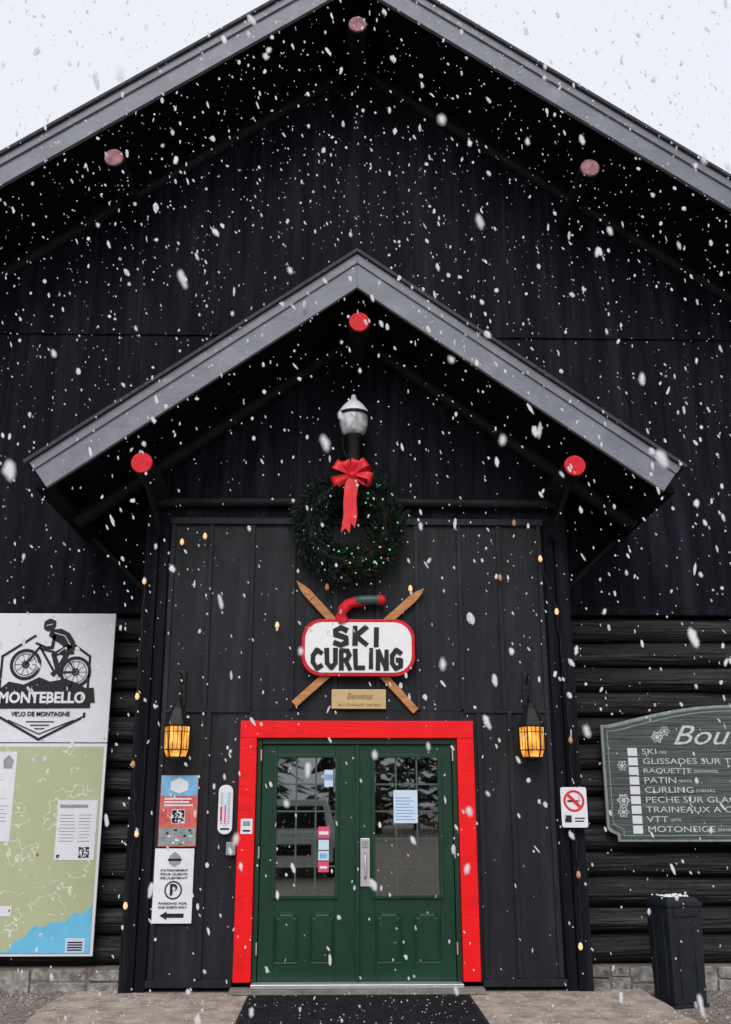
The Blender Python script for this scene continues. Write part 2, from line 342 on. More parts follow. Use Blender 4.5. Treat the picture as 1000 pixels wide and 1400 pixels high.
# red frame
mb=MB()
mb.box(-1.08,-.925,-.055,.06,.085,2.15,'red'); mb.box(.925,1.08,-.055,.06,.085,2.15,'red'); mb.box(-1.08,1.08,-.055,.06,2.153,2.31,'red')
mb.obj('door_frame',B,bevel=.006)
mb=MB()
mb.box(-.922,-.88,-.01,.09,.08,2.15,'green'); mb.box(.88,.922,-.01,.09,.08,2.15,'green'); mb.box(-.878,.878,-.01,.09,2.10,2.15,'green')
mb.box(-.92,.92,-.12,.1,.045,.078,'metal')
mb.box(-1.1,1.1,-.16,.0,.004,.043,'mortar')
mb.obj('door_jamb',B,bevel=.004)
# doors
def leaf(x0,x1,wx0,wx1,name):
    mb=MB(); y0,y1=.02,.065; z0,z1=.085,2.095; wz0,wz1=.79,1.98
    mb.box(x0,wx0,y0,y1,z0,z1,'green'); mb.box(wx1,x1,y0,y1,z0,z1,'green')
    mb.box(wx0+.0005,wx1-.0005,y0,y1,z0,wz0,'green'); mb.box(wx0+.0005,wx1-.0005,y0,y1,wz1,z1,'green')
    t=.032
    mb.box(wx0-t,wx0,-.004,y0,wz0-t,wz1+t,'green'); mb.box(wx1,wx1+t,-.004,y0,wz0-t,wz1+t,'green')
    mb.box(wx0+.001,wx1-.001,-.004,y0,wz1,wz1+t,'green'); mb.box(wx0+.001,wx1-.001,-.004,y0,wz0-t,wz0,'green')
    mid=(wx0+wx1)/2
    for a,b_ in((wx0-.0,mid-.05),(mid+.05,wx1+.0)):
        pz0,pz1=.22,.65
        c_=.035
        arch=[(a,pz0),(b_,pz0),(b_,pz1-c_),(b_-c_*.6,pz1-c_),(b_-c_,pz1),(a+c_,pz1),(a+c_*.6,pz1-c_),(a,pz1-c_)]
        nn=len(arch); A=Vector(((a+b_)/2,(pz0+pz1)/2))
        sc=lambda p,f,g:((p[0]-A.x)*f+A.x,(p[1]-A.y)*g+A.y)
        v1=[(p[0],.0195,p[1]) for p in arch]; v2=[(q[0],.010,q[1]) for q in (sc(p,.93,.965) for p in arch)]; v3=[(q[0],.0195,q[1]) for q in (sc(p,.84,.92) for p in arch)]; v4=[(q[0],.008,q[1]) for q in (sc(p,.70,.85) for p in arch)]
        vs=v1+v2+v3+v4
        mb.add(vs,[(i+k*nn,(i+1)%nn+k*nn,(i+1)%nn+(k+1)*nn,i+(k+1)*nn) for k in range(3) for i in range(nn)]+[tuple(range(3*nn,4*nn))],'green')
    mb.obj(name,B,bevel=.003)
    g=MB()
    for i in(1,2): xx=wx0+(wx1-wx0)*i/3; g.box(xx-.0075,xx+.0075,.0275,.0335,wz0,wz1,'greendk')
    for i in(1,2,3,4): zz=wz0+(wz1-wz0)*i/5; g.box(wx0,wx1,.0272,.0332,zz-.0075,zz+.0075,'greendk')
    g.obj(name+'_muntins',B)
    g=MB(); g.box(wx0,wx1,.034,.038,wz0,wz1,'glass'); g.obj(name+'_glass',B)
leaf(-.875,.0,-.735,-.20,'door_leaf_left'); leaf(.006,.875,.165,.745,'door_leaf_right')
mb=MB(); mb.box(-.012,.018,-.012,.018,.09,2.09,'green')
mb.box(.03,.115,-.003,.019,.86,1.27,'metal'); mb.box(.045,.10,-.012,-.004,1.19,1.25,'grey')
mb.tube([(.072,-.006,.93),(.072,-.05,.95),(.072,-.05,1.13),(.072,-.006,1.15)],.011,'metal',n=8)
for z in(.3,1.1,1.95):
    mb.tube([(-.885,-.015,z),(-.885,-.015,z+.1)],.008,'metal',n=8); mb.tube([(.885,-.015,z),(.885,-.015,z+.1)],.008,'metal',n=8)
mb.obj('door_handle',B,bevel=.003)
mb=MB()
mb.box(-1.05,-.945,-.060,-.0565,1.31,1.44,'white'); mb.box(-1.03,-.965,-.063,-.0605,1.38,1.42,'grey'); mb.box(-1.03,-.965,-.063,-.0605,1.33,1.345,'black')
mb.box(.335,.555,.022,.026,1.40,1.69,'paper')
mb.box(-.30,-.22,.022,.026,1.72,1.87,'paper'); mb.box(-.295,-.225,.019,.0215,1.78,1.83,'ltblue')
mb.box(-.355,-.25,.022,.026,1.27,1.37,'pink'); mb.box(-.345,-.26,.019,.0215,1.30,1.33,'white')
mb.box(-.35,-.255,.022,.026,1.17,1.255,'paper'); mb.box(-.35,-.255,.022,.026,1.08,1.16,'paper'); mb.box(-.335,-.27,.019,.0215,1.10,1.14,'ltblue')
mb.box(-.35,-.255,.022,.026,.98,1.07,'pink'); mb.box(-.335,-.27,.019,.0215,1.01,1.03,'white')
for i in range(8): mb.box(.355,.355+U(.12,.18),.019,.0215,1.43+i*.027,1.436+i*.027,'ltblue')
mb.obj('door_stickers',B)

# ------------------------------------------------------------------ ground, pad, mat
mb=MB(); mb.add([(-300,-300,-.13),(300,-300,-.13),(300,300,-.13),(-300,300,-.13)],[(0,1,2,3)],'ground'); mb.obj('ground')
mb=MB()
pts=[]
for i in range(25): pts.append((-2.52+5.04*i/24,.10+0))
for i in range(1,16): pts.append((2.52+noise.noise(Vector((i*.7,3,1)))*.05+.02*i/16,.10-2.6*i/16))
for i in range(1,25): pts.append((2.54-5.08*i/24,-2.5+noise.noise(Vector((i*.6,7,1)))*.05))
for i in range(1,16): pts.append((-2.54+noise.noise(Vector((i*.7,9,1)))*.05,-2.5+2.6*i/16))
n=len(pts); mb.add([(p[0],p[1],0) for p in pts]+[(p[0]*1.01,p[1]-.0,-.2) for p in pts],[tuple(range(n))]+[(i,(i+1)%n,(i+1)%n+n,i+n) for i in range(n)],'concrete')
mb.obj('concrete_pad',bevel=.012)
mb=MB(); mb.box(-.93,.95,-1.7,-.24,.004,.02,'mat')
for i in range(36): mb.box(-.90,.92,-1.68+i*.04,-1.665+i*.04,.0205,.024,'mat')
mb.obj('door_mat',bevel=.003)
mb=MB()
for i in range(900):
    x=U(2.6,5.5)*(1 if R()<.5 else -1); y_=U(-1.6,.72); s=U(.008,.03)
    if R()<.5: y_=.72-abs(random.gauss(0,.25))
    vs=[(x+s*U(.6,1.2)*math.cos(a)*c_,y_+s*U(.6,1.2)*math.sin(a)*c_,-.131+hh*s) for hh,c_ in((0,1),(.6,.7)) for a in [k*1.2566 for k in range(5)]]
    mb.add(vs,[(5,6,7,8,9)]+[(j,(j+1)%5,(j+1)%5+5,j+5) for j in range(5)],'stone')
mb.obj('loose_gravel')

# ------------------------------------------------------------------ ski curling sign
E=empty('ski_curling_sign',(0.01,0,0))
def rrect(cx,cz,hw,hh,r,n=8):
    pts=[]
    for (sx,sz,a0) in((1,-1,-90),(1,1,0),(-1,1,90),(-1,-1,180)):
        for i in range(n+1):
            a=math.radians(a0+90*i/n); pts.append((cx+sx*(hw-r)+r*math.cos(a),cz+sz*(hh-r)+r*math.sin(a)))
    return pts
mb=MB(); mb.prism(rrect(0,2.985,.535,.27,.19),-.115,-.075,'redend'); mb.obj('red_rim',E,bevel=.008)
mb=MB(); mb.prism(rrect(0,2.985,.503,.238,.165),-.122,-.1155,'curlwhite'); mb.obj('white_face',E,bevel=.002)
GL={'S':[[(.9,.85),(.55,1),(.15,.85),(.15,.62),(.85,.42),(.88,.15),(.5,0),(.08,.14)]],'K':[[(.15,0),(.15,1)],[(.9,1),(.2,.48),(.92,0)]],'I':[[(.5,0),(.5,1)]],
'C':[[(.88,.82),(.5,1),(.15,.7),(.12,.35),(.45,0),(.88,.16)]],'U':[[(.12,1),(.14,.25),(.5,0),(.86,.25),(.88,1)]],'R':[[(.15,0),(.15,1),(.65,1),(.85,.78),(.65,.52),(.2,.48)],[(.5,.5),(.9,0)]],
'L':[[(.18,1),(.18,.04),(.88,.04)]],'N':[[(.12,0),(.14,1),(.84,0),(.88,1)]],'G':[[(.88,.82),(.5,1),(.14,.7),(.12,.3),(.45,0),(.86,.12),(.88,.46),(.55,.46)]]}
def letters(s,x0,z0,w,h,adv,sw,y):
    mb=MB(); k=0
    for i,chh in enumerate(s):
        tilt=U(-.04,.04)
        ww=w*(.55 if chh=='I' else 1)
        for st in GL[chh]:
            P=[Vector((x0+px*ww+tilt*pz*h,z0+pz*h+.008*math.sin(i*2.1))) for px,pz in st]
            for a,b_ in zip(P,P[1:]):
                t=(b_-a).normalized(); n_=Vector((-t.y,t.x)); wa=sw*U(.9,1.15)/2; wb=sw*U(.8,1.05)/2; a2=a-t*sw*.25; b2=b_+t*sw*.25
                yy=y-.0002*(k%9); k+=1
                mb.prism([tuple(a2+n_*wa),tuple(b2+n_*wb),tuple(b2-n_*wb),tuple(a2-n_*wa)],yy,yy+.006,'black')
        x0+=adv*(.62 if chh=='I' else 1)
    mb.obj('lettering_'+s.lower(),E)
letters('SKI',-.235,3.005,.140,.165,.182,.050,-.128)
letters('CURLING',-.440,2.785,.108,.175,.132,.045,-.128)
mb=MB()
mb.tube([(-.14,-.09,3.22),(-.165,-.09,3.28),(-.15,-.09,3.35),(-.10,-.09,3.40),(-.03,-.09,3.425),(.06,-.09,3.43)],[.06,.058,.055,.053,.05,.045],'redend',n=14)
mb.tube([(-.03,-.105,3.435),(-.02,-.105,3.437),(.08,-.105,3.44),(.19,-.105,3.445)],[.03,.042,.048,.046],'handlegreen',n=12)
mb.tube([(.18,-.09,3.445),(.225,-.09,3.445),(.25,-.09,3.445),(.26,-.09,3.445)],[.052,.052,.04,.02],'redend',n=12)
mb.obj('stone_handle',E)
mb=MB()
def ski(p0,p1,y,w=.035):
    p0=Vector((p0[0],0,p0[1]));p1=Vector((p1[0],0,p1[1])); t=(p0-p1).normalized(); s=Vector((t.z,0,-t.x))
    pr=[(p1+s*w),(p0-t*.12+s*w*1.15),(p0-t*.05+s*w*.8),(p0+t*.03),(p0-t*.05-s*w*.8),(p0-t*.12-s*w*1.15),(p1-s*w)]
    mb.prism([(q.x,q.z) for q in pr],y,y+.018,'wood')
ski((-.58,3.62),(.54,2.40),-.045); ski((.62,3.55),(-.60,2.46),-.068)
mb.obj('crossed_skis',E,bevel=.004)
E=empty('brass_plaque'); mb=MB(); mb.box(-.24,.27,-.045,-.026,2.42,2.60,'brass'); mb.obj('plate',E,bevel=.004)
text('Bienvenue','brassdk',.02,2.535,-.0465,w=.24,h=.06,parent=E,shear=.4,ext=.001)
text('AU CHALET DE SKI','brassdk',.02,2.455,-.0465,w=.40,h=.022,parent=E,ext=.001)
# ------------------------------------------------------------------ wreath
E=empty('christmas_wreath',(-.085,-.19,4.16))
mb=MB()
for i in range(10000):
    a=U(0,2*math.pi); rr=.385+noise.noise(Vector((math.cos(a)*2,math.sin(a)*2,1)))*.035
    t=U(0,2*math.pi); q=.165*math.sqrt(R())*(1.0 if R()<.88 else 1.3)
    cx=Vector((math.cos(a),0,math.sin(a))); p=cx*(rr+q*math.cos(t))+Vector((0,q*math.sin(t)*.75,0))
    d=(cx*math.cos(t)+Vector((0,math.sin(t),0))*.8+Vector((-math.sin(a),0,math.cos(a)))*U(.2,1.6)+Vector((U(-1,1),U(-1,1),U(-1,1)))*.6).normalized()
    l=U(.03,.065); s=d.cross(Vector((U(-1,1),U(-1,1),U(-1,1)))).normalized()*U(.003,.006)
    mb.add([p-s,p+d*l*.6-s*1.2,p+d*l,p+d*l*.6+s*1.2,p+s],[(0,1,2,3,4)],'needle')
mb.obj('evergreen_needles',E)
mb=MB()
mb.tube([(.37*math.cos(i*math.pi/16),0,.37*math.sin(i*math.pi/16)) for i in range(33)],.07,'needle',n=10)
mb.obj('ring',E)
mb=MB()
for i in range(26):
    a=U(-2.4,1.2); r=.385+U(-.13,.15); c=Vector((math.cos(a)*r,-.13+abs(r-.385)*.3,math.sin(a)*r))
    mb.tube([c+Vector((0,.01,0)),c,c+Vector((0,-.012,0))],[.006,.010,.004],['bulbdim','bgreen','bulb','redend','bgreen','snow'][i%6],n=7)
mb.obj('fairy_lights',E)
mb=MB()
bc=Vector((.03,-.16,.46))
def loop(ang,Lr,wd,seed):
    dirv=Vector((math.cos(ang),0,math.sin(ang))); perp=Vector((-math.sin(ang),0,math.cos(ang)))
    vs=[];n=22
    for i in range(n+1):
        t=i/n; r=Lr*math.sin(math.pi*t)**.8; y=-.055*math.sin(2*math.pi*t)-.02
        w=wd*(.35+.65*math.sin(math.pi*t))
        sh_=perp*(.02*math.sin(2*math.pi*t))
        for j in range(4):
            q=j/3-.5
            vs.append(bc+dirv*(r)+perp*(w*2*q*(1))+sh_+Vector((0,y+.012*math.sin(q*9+seed),0)))
    mb.add(vs,[(i*4+j,i*4+j+1,(i+1)*4+j+1,(i+1)*4+j) for i in range(n) for j in range(3)],'ribbon',True)
for a,l,w,s in((2.55,.20,.055,1),(.62,.19,.055,2),(3.5,.21,.05,3),(-.3,.20,.05,4),(1.9,.15,.045,6),(1.2,.15,.045,5)): loop(a,l,w,s)
def tail(pts,wd,cut=.05):
    vs=[]
    for i,(x,z,y) in enumerate(pts):
        for j in(-1,0,1):
            vs.append((x+j*wd,y+(.012*abs(j) if i%2 else -.004),z+(cut if (i==len(pts)-1 and j==0) else 0)))
    mb.add(vs,[(i*3+j,i*3+j+1,(i+1)*3+j+1,(i+1)*3+j) for i in range(len(pts)-1) for j in(0,1)],'ribbon',True)
tail([(.02,.46,-.18),(.0,.33,-.20),(-.012,.18,-.19),(-.01,.05,-.20),(-.035,-.13,-.19)],.042)
tail([(.04,.46,-.17),(.05,.33,-.19),(.035,.2,-.18),(.045,.05,-.19),(.02,-.08,-.18)],.036)
tail([(.02,.46,-.17),(-.06,.38,-.18),(-.13,.33,-.17)],.035); tail([(.04,.46,-.17),(.12,.39,-.18),(.18,.35,-.17)],.035)
mb.tube([bc+Vector((0,-.02,.03)),bc+Vector((0,-.05,0)),bc+Vector((0,-.02,-.03))],[.02,.036,.02],'ribbon',n=10)
mb.obj('red_bow',E)
# ------------------------------------------------------------------ barn lamp
E=empty('wall_lamp',(-.04,-.30,-.06)); mb=MB()
def lathe(prof,k,n=24,smooth=True,cx=0,cy=0):
    vs=[];fs=[]
    for r,z in prof:
        for j in range(n): a=2*math.pi*j/n; vs.append((cx+r*math.cos(a),cy+r*math.sin(a),z))
    for i in range(len(prof)-1):
        for j in range(n): fs.append((i*n+j,i*n+(j+1)%n,(i+1)*n+(j+1)%n,(i+1)*n+j))
    mb.add(vs,fs,k,smooth)
lathe([(.0,5.105),(.085,5.11),(.118,5.14),(.138,5.22),(.140,5.31)],'jar')
lathe([(.146,5.305),(.154,5.315),(.152,5.335),(.135,5.34)],'blackm')
lathe([(.148,5.337),(.140,5.365),(.10,5.42),(.06,5.46),(.035,5.48),(.025,5.51),(.022,5.53),(.0,5.545)],'snow')
lathe([(.085,5.11),(.088,5.09),(.068,5.07),(.066,4.84),(.055,4.81),(0,4.80)],'blackm')
mb.tube([(0,.0,5.0),(-.03,.12,5.05),(-.03,.25,5.1),(-.02,.32,5.2)],.018,'blackm',n=8)
mb.tube([(-.05,.0,4.85),(-.11,.02,4.98),(-.10,.02,5.10),(-.06,.04,5.14)],.008,'blackm',n=6)
mb.box(-.07,.05,.29,.315,5.1,5.3,'blackm')
mb.obj('jar_lamp',E)
# ------------------------------------------------------------------ lanterns
def lantern(x,name):
    global mb
    E=empty(name,(x,-.17,0)); mb=MB(); n=6
    lathe([(.085,1.97),(.110,2.04),(.114,2.26)],'amber',n=6,smooth=False); mb.obj('glass_panes',E)
    mb=MB()
    lathe([(.128,2.255),(.124,2.275),(.09,2.34),(.06,2.41),(.03,2.45),(.012,2.47)],'blackm',n=6,smooth=False)
    lathe([(.118,2.245),(.118,2.26)],'blackm',n=6,smooth=False)
    lathe([(0,1.935),(.03,1.94),(.07,1.96),(.092,1.965),(.092,1.98)],'blackm',n=6,smooth=False)
    lathe([(.0,1.905),(.014,1.915),(.0,1.94)],'blackm',n=8)
    for j in range(6):
        a=math.pi/3*j; c=(math.cos(a),math.sin(a)); b_=(math.cos(a+math.pi/3),math.sin(a+math.pi/3))
        mb.tube([(.087*c[0],.087*c[1],1.97),(.112*c[0],.112*c[1],2.04),(.116*c[0],.116*c[1],2.26)],.007,'blackm',n=6)
        for z,r in((2.04,.113),(2.20,.115)):
            mb.tube([(r*c[0],r*c[1],z),(r*b_[0],r*b_[1],z)],.003 if z>2.06 else .005,'blackm',n=5)
        for f in(.33,.67):
            mx_,my_=c[0]*(1-f)+b_[0]*f,c[1]*(1-f)+b_[1]*f
            mb.tube([(.111*mx_,.111*my_,2.04),(.116*mx_,.116*my_,2.26)],.003,'blackm',n=5)
    for i in range(7):
        z=2.48+i*.025; s=.010
        pts=[((s*math.cos(t)) if i%2 else 0,(0 if i%2 else s*math.cos(t)),z+.016*math.sin(t)) for t in [k*math.pi/5 for k in range(11)]]
        mb.tube(pts,.003,'blackm',n=5,cap=False)
    mb.tube([(0,0,2.65),(0,-.02,2.70),(0,.03,2.74),(0,.10,2.70),(0,.17,2.60)],.010,'blackm',n=8)
    mb.tube([(0,.16,2.50),(.01,.12,2.48),(.0,.09,2.54),(0,.12,2.60),(0,.165,2.62)],.008,'blackm',n=8)
    mb.box(-.035,.035,.135,.150,2.45,2.78,'blackm')
    mb.obj('iron_frame',E)
lantern(-1.645,'wall_lantern'); lantern(1.60,'wall_lantern.001')
# ------------------------------------------------------------------ string lights
E=empty('string_lights'); mb=MB()
bulbs=[(-2.04,3.62),(-1.7,4.01),(-1.48,4.07),(-.76,3.2),(-.29,3.57),(.51,3.56),(1.38,3.67),(1.78,3.86),(1.54,4.22),(1.91,3.34),(-2.04,2.53),(-2.04,1.92),(-1.97,1.32),(-2.03,.72),(1.97,2.14),(1.97,.97),(1.95,.38)]
def wire(a,b,s):
    pts=[]
    for i in range(9):
        t=i/8; pts.append((a[0]+(b[0]-a[0])*t+.01*math.sin(i*2),-.10 ,a[1]+(b[1]-a[1])*t-s*4*t*(1-t)))
    mb.tube(pts,.0035,'wire',n=5)
ch=[(-2.04,3.62),(-1.7,4.05),(-1.48,4.11),(-.76,3.24),(-.29,3.61),(.51,3.60),(1.38,3.71),(1.78,3.90),(1.91,3.38)]
for a,b_ in zip(ch,ch[1:]): wire(a,b_,.06)
for l in([(-2.04,3.62),(-2.04,2.56),(-2.04,1.95),(-1.99,1.35),(-2.05,.75),(-2.0,.1)],[(1.91,3.38),(1.95,2.8),(1.97,2.17),(1.95,1.5),(1.98,1.0),(1.96,.41)]):
    for a,b_ in zip(l,l[1:]): wire(a,b_,.02)
for i,(x,z) in enumerate(bulbs):
    k='bulb' if i not in(4,6,11,14,15,8) else 'bulbdim'
    y=-.11
    mb.tube([(x,y,z+.045),(x,y,z+.025)],.012,'wire',n=8)
    mb.tube([(x,y,z+.025),(x,y,z+.008),(x,y,z-.012),(x,y,z-.03),(x,y,z-.036)],[.010,.017,.021,.014,.004],k,n=10)
mb.obj('bulbs_and_wire',E)
# ------------------------------------------------------------------ left boards
yb=.66
E=empty('mountain_bike_club_sign'); mb=MB()
mb.box(-3.83,-2.46,yb,yb+.03,2.15,3.44,'white')
for x,z in((-2.49,3.41),(-2.49,2.19),(-3.1,3.415),(-3.1,2.17)): mb.tube([(x,yb-.006,z),(x,yb,z)],.010,'metal',n=8)
mb.obj('panel',E,bevel=.004)
mb=MB(); y=yb-.006
def e(px,py): return (-3.14+(px-66)/134., 2.85+(920-py)/134.)
def flat(pts,k='black',dy=0): mb.prism([e(*p) for p in pts],y-dy,y-dy+.003,k)
def stroke(pts,w,k='black',dy=0,closed=False):
    P=[Vector(e(*p)) for p in pts]
    if closed: P.append(P[0])
    for i,(a,b_) in enumerate(zip(P,P[1:])):
        t=(b_-a).normalized(); s=Vector((-t.y,t.x))*w/134/2; a=a-t*w/134/3; b2=b_+t*w/134/3
        yy=y-dy-.00006*(i%7)
        mb.prism([tuple(a+s),tuple(b2+s),tuple(b2-s),tuple(a-s)],yy,yy+.003,k)
stroke([(50,872),(8,900),(8,945)],3.2); stroke([(92,876),(126,900),(126,945)],3.2)
stroke([(10,976),(10,980),(66,1010),(124,980),(124,976)],3.2); stroke([(24,985),(66,1003),(110,985)],1.4)
flat([(0,944),(134,942),(137,962),(131,962),(131,969),(4,970),(4,966),(-3,966)],dy=.001)
flat([(8,944),(20,934),(40,938),(60,928),(75,934),(95,930),(112,936),(124,943)],dy=.0)
def ring(c,r,w,n=26): stroke([(c[0]+r*math.cos(6.2832*i/n),c[1]+r*math.sin(6.2832*i/n)) for i in range(n)],w,closed=True)
for c in((40,911),(108,921)):
    ring(c,19,4.2); ring(c,14.5,.8); ring(c,4,2)
    for i in range(10): stroke([c,(c[0]+15*math.cos(i*.628),c[1]+15*math.sin(i*.628))],.5)
stroke([(58,886),(40,911)],3); stroke([(58,888),(80,922),(108,921)],3); stroke([(60,890),(92,898),(80,922)],3); stroke([(92,898),(108,921)],2); stroke([(52,882),(66,888)],3)
flat([(88,894),(104,893),(104,897),(88,898)],dy=.001)
flat([(70,864),(84,862),(96,868),(104,880),(105,892),(94,893),(86,884),(76,878),(68,872)],dy=.001)
flat([(60,858),(61,852),(68,848),(76,851),(77,857),(74,864),(66,866),(61,863)],dy=.002)
stroke([(76,872),(74,888),(62,889)],4.5,dy=.001); stroke([(98,886),(77,898),(84,918),(78,924)],6.5,dy=.001); stroke([(100,888),(92,904),(86,926)],5,dy=.0005)
stroke([(76,868),(90,872),(98,884)],1.0,'white',dy=.0035); stroke([(92,888),(82,896)],.9,'white',dy=.0035); stroke([(64,858),(72,856)],.8,'white',dy=.0045)
for i,w in enumerate((18,12,6)): stroke([(66-w,987+i*4.5),(66+w,987+i*4.5)],1.4)
mb.obj('cyclist_emblem',E)
text('MONTEBELLO','white',-3.14,e(66,956)[1],y-.005,w=.86,h=.115,parent=E,bold=.035)
text('VELO DE MONTAGNE','black',-3.14,e(66,977)[1],y-.002,w=.58,h=.045,parent=E,bold=.02)
E=empty('trail_map_board'); mb=MB()
mb.box(-3.83,-2.46,yb,yb+.03,.20,2.14,'white'); mb.obj('panel',E,bevel=.004)
mb=MB(); mb.box(-3.80,-2.49,yb-.005,yb-.001,.225,2.11,'map'); mb.obj('map_print',E)
mb=MB()
mb.prism([(-3.42,.228),(-3.36,.25),(-3.26,.24),(-3.20,.33),(-3.12,.36),(-3.02,.47),(-2.95,.45),(-2.86,.50),(-2.74,.50),(-2.66,.58),(-2.58,.57),(-2.493,.65),(-2.493,.228)],yb-.008,yb-.0055,'lake')
mb.prism([(-3.78,1.22),(-3.33,1.22),(-3.33,2.06),(-3.78,2.06)],yb-.009,yb-.0055,'white')
mb.box(-2.89,-2.51,yb-.009,yb-.0055,1.05,1.60,'white')
mb.box(-3.37,-3.25,yb-.009,yb-.0055,.55,.64,'white')
for i in range(16):
    mb.box(-3.70,-3.36-U(0,.12),yb-.011,yb-.0095,1.30+i*.035,1.306+i*.035,'grey')
for i in range(9):
    mb.box(-2.86,-2.70-U(0,.03),yb-.011,yb-.0095,1.22+i*.03,1.226+i*.03,'grey'); mb.box(-2.68,-2.56-U(0,.03),yb-.011,yb-.0095,1.22+i*.03,1.226+i*.03,'grey')
mb.box(-2.87,-2.6,yb-.011,yb-.0095,1.53,1.56,'grey')
mb.prism([(-3.45,1.90),(-3.37,1.90),(-3.36,1.98),(-3.41,2.03),(-3.46,1.98)],yb-.011,yb-.0095,'grey')
def qr(x0,z0,s,y,n=9):
    for i in range(n):
        for j in range(n):
            if R()<.52 or (i in(0,1,n-1,n-2) and j in(0,1,n-1,n-2) and not(i>n-3 and j<2)):
                mb.box(x0+s*i/n,x0+s*(i+1)/n*1.0-.0001,y-.002,y,z0+s*j/n,z0+s*(j+1)/n-.0001,'black')
qr(-2.66,1.07,.10,yb-.0095)
qr(-2.87,1.07,.03,yb-.0095,4)
for x,z in((-3.27,.60),(-3.05,1.1)): mb.prism(rrect(x,z,.010,.010,.008,4),yb-.0115,yb-.0092,'redend')
for i in range(4): mb.box(-2.70,-2.56,yb-.0105,yb-.0085,.25+i*.022,.262+i*.022,'black')
mb.box(-2.72,-2.54,yb-.0084,yb-.0081,.235,.36,'paper')
mb.obj('map_insets',E)

# ------------------------------------------------------------------ poster / parking sign / thermometer / box
E=empty('notice_poster'); mb=MB(); yf=-.034
mb.box(-1.79,-1.45,yf,-.025,1.20,1.82,'redprint'); mb.obj('panel',E)
mb=MB(); mb.box(-1.785,-1.455,yf-.003,yf-.0005,1.64,1.815,'ltblue'); mb.box(-1.785,-1.455,yf-.003,yf-.0005,1.21,1.36,'signtrim')
mb.prism([(-1.70,1.69),(-1.62,1.66),(-1.54,1.69),(-1.54,1.76),(-1.62,1.80),(-1.70,1.76)],yf-.006,yf-.0035,'white')
mb.box(-1.68,-1.56,yf-.003,yf-.0005,1.40,1.52,'white'); qr(-1.675,1.405,.11,yf-.0033,8)
for i in range(3): mb.box(-1.75,-1.49-U(0,.04),yf-.003,yf-.0005,1.55+i*.028,1.563+i*.028,'white')
for i in range(26):
    a=U(-1.78,-1.5); zz=U(1.215,1.34); mb.box(a,a+U(.01,.04),yf-.0045-.00002*i,yf-.0032,zz,zz+U(.006,.02),['redprint','white','ltblue','black'][i%4])
mb.obj('print',E)
E=empty('parking_sign'); mb=MB(); mb.box(-1.81,-1.46,yf,-.025,.56,1.185,'white'); mb.obj('panel',E,bevel=.002)
mb=MB(); y=yf-.003
cx,cz=-1.632,.835
n=32; r0,r1=.078,.065; vs=[(cx+r0*math.cos(6.2832*i/n),y,cz+r0*math.sin(6.2832*i/n)) for i in range(n)]+[(cx+r1*math.cos(6.2832*i/n),y,cz+r1*math.sin(6.2832*i/n)) for i in range(n)]
mb.add(vs,[(i,(i+1)%n,(i+1)%n+n,i+n) for i in range(n)],'black')
mb.prism([(-1.74,.625),(-1.68,.66),(-1.68,.642),(-1.53,.642),(-1.53,.608),(-1.68,.608),(-1.68,.59)],y-.001,y+.002,'black')
mb.prism([(-1.68,1.06),(-1.632,1.03),(-1.58,1.06),(-1.58,1.12),(-1.632,1.16),(-1.68,1.12)],y-.001,y+.002,'grey')
mb.box(-1.69,-1.57,y-.0025,y-.0012,1.08,1.10,'black')
mb.obj('symbols',E)
text('P','black',cx,cz,y-.001,h=.095,parent=E,bold=.04)
for i,s in enumerate(('STATIONNEMENT','POUR CLIENTS','SEULEMENT')): text(s,'black',cx,1.0-.032*i,y-.001,w=.24,h=.018,parent=E)
for i,s in enumerate(('PARKING FOR','OUR GUESTS ONLY')): text(s,'black',cx,.725-.032*i,y-.001,w=.25,h=.018,parent=E)
E=empty('thermometer'); mb=MB(); mb.prism(rrect(-1.195,1.52,.066,.215,.06),-.045,-.026,'white'); mb.obj('case',E,bevel=.006)
mb=MB(); mb.prism(rrect(-1.195,1.53,.018,.15,.017),-.052,-.0455,'paper'); mb.box(-1.200,-1.190,-.056,-.0525,1.40,1.56,'orange')
for i in range(14):
    for s in(-1,1): mb.box(-1.195+s*.034-.01,-1.195+s*.034+.01,-.048,-.0455,1.40+i*.02,1.404+i*.02,'black')
mb.box(-1.24,-1.225,-.049,-.0455,1.42,1.54,'orange')
mb.box(-1.235,-1.155,-.048,-.0455,1.345,1.36,'black')
mb.obj('scale',E)
E=empty('door_bell_box'); mb=MB(); mb.box(-1.175,-1.092,-.06,-.026,1.13,1.24,'grey'); mb.box(-1.165,-1.102,-.066,-.0605,1.14,1.23,'signtrim'); mb.tube([(-1.133,-.076,1.185),(-1.133,-.067,1.185)],.014,'black',n=12); mb.tube([(-1.15,-.03,1.13),(-1.16,-.03,1.0),(-1.13,-.03,.9)],.005,'wire',n=6); mb.obj('box',E,bevel=.004)
E=empty('no_smoking_sign',(1.965,-.12,1.54)); mb=MB(); mb.prism(rrect(0,0,.118,.175,.02),0,.008,'white'); mb.obj('plate',E)
mb=MB(); n=32
vs=[(r*math.cos(6.2832*i/n),-.003,.055+r*math.sin(6.2832*i/n)) for r in(.095,.075) for i in range(n)]
mb.add(vs,[(i,(i+1)%n,(i+1)%n+n,i+n) for i in range(n)],'orange')
c=math.sqrt(.5); mb.prism([(-.072*c-.01,.055+.072*c-.01),(-.072*c+.01,.055+.072*c+.01),(.072*c+.01,.055-.072*c+.01),(.072*c-.01,.055-.072*c-.01)],-.0045,-.0035,'orange')
mb.box(-.06,.035,-.0025,-.001,.045,.062,'black'); mb.box(.038,.055,-.0025,-.001,.045,.062,'grey'); mb.tube([(.045,-.002,.065),(.055,-.002,.08),(.04,-.002,.09),(.05,-.002,.105)],.002,'grey',n=5)
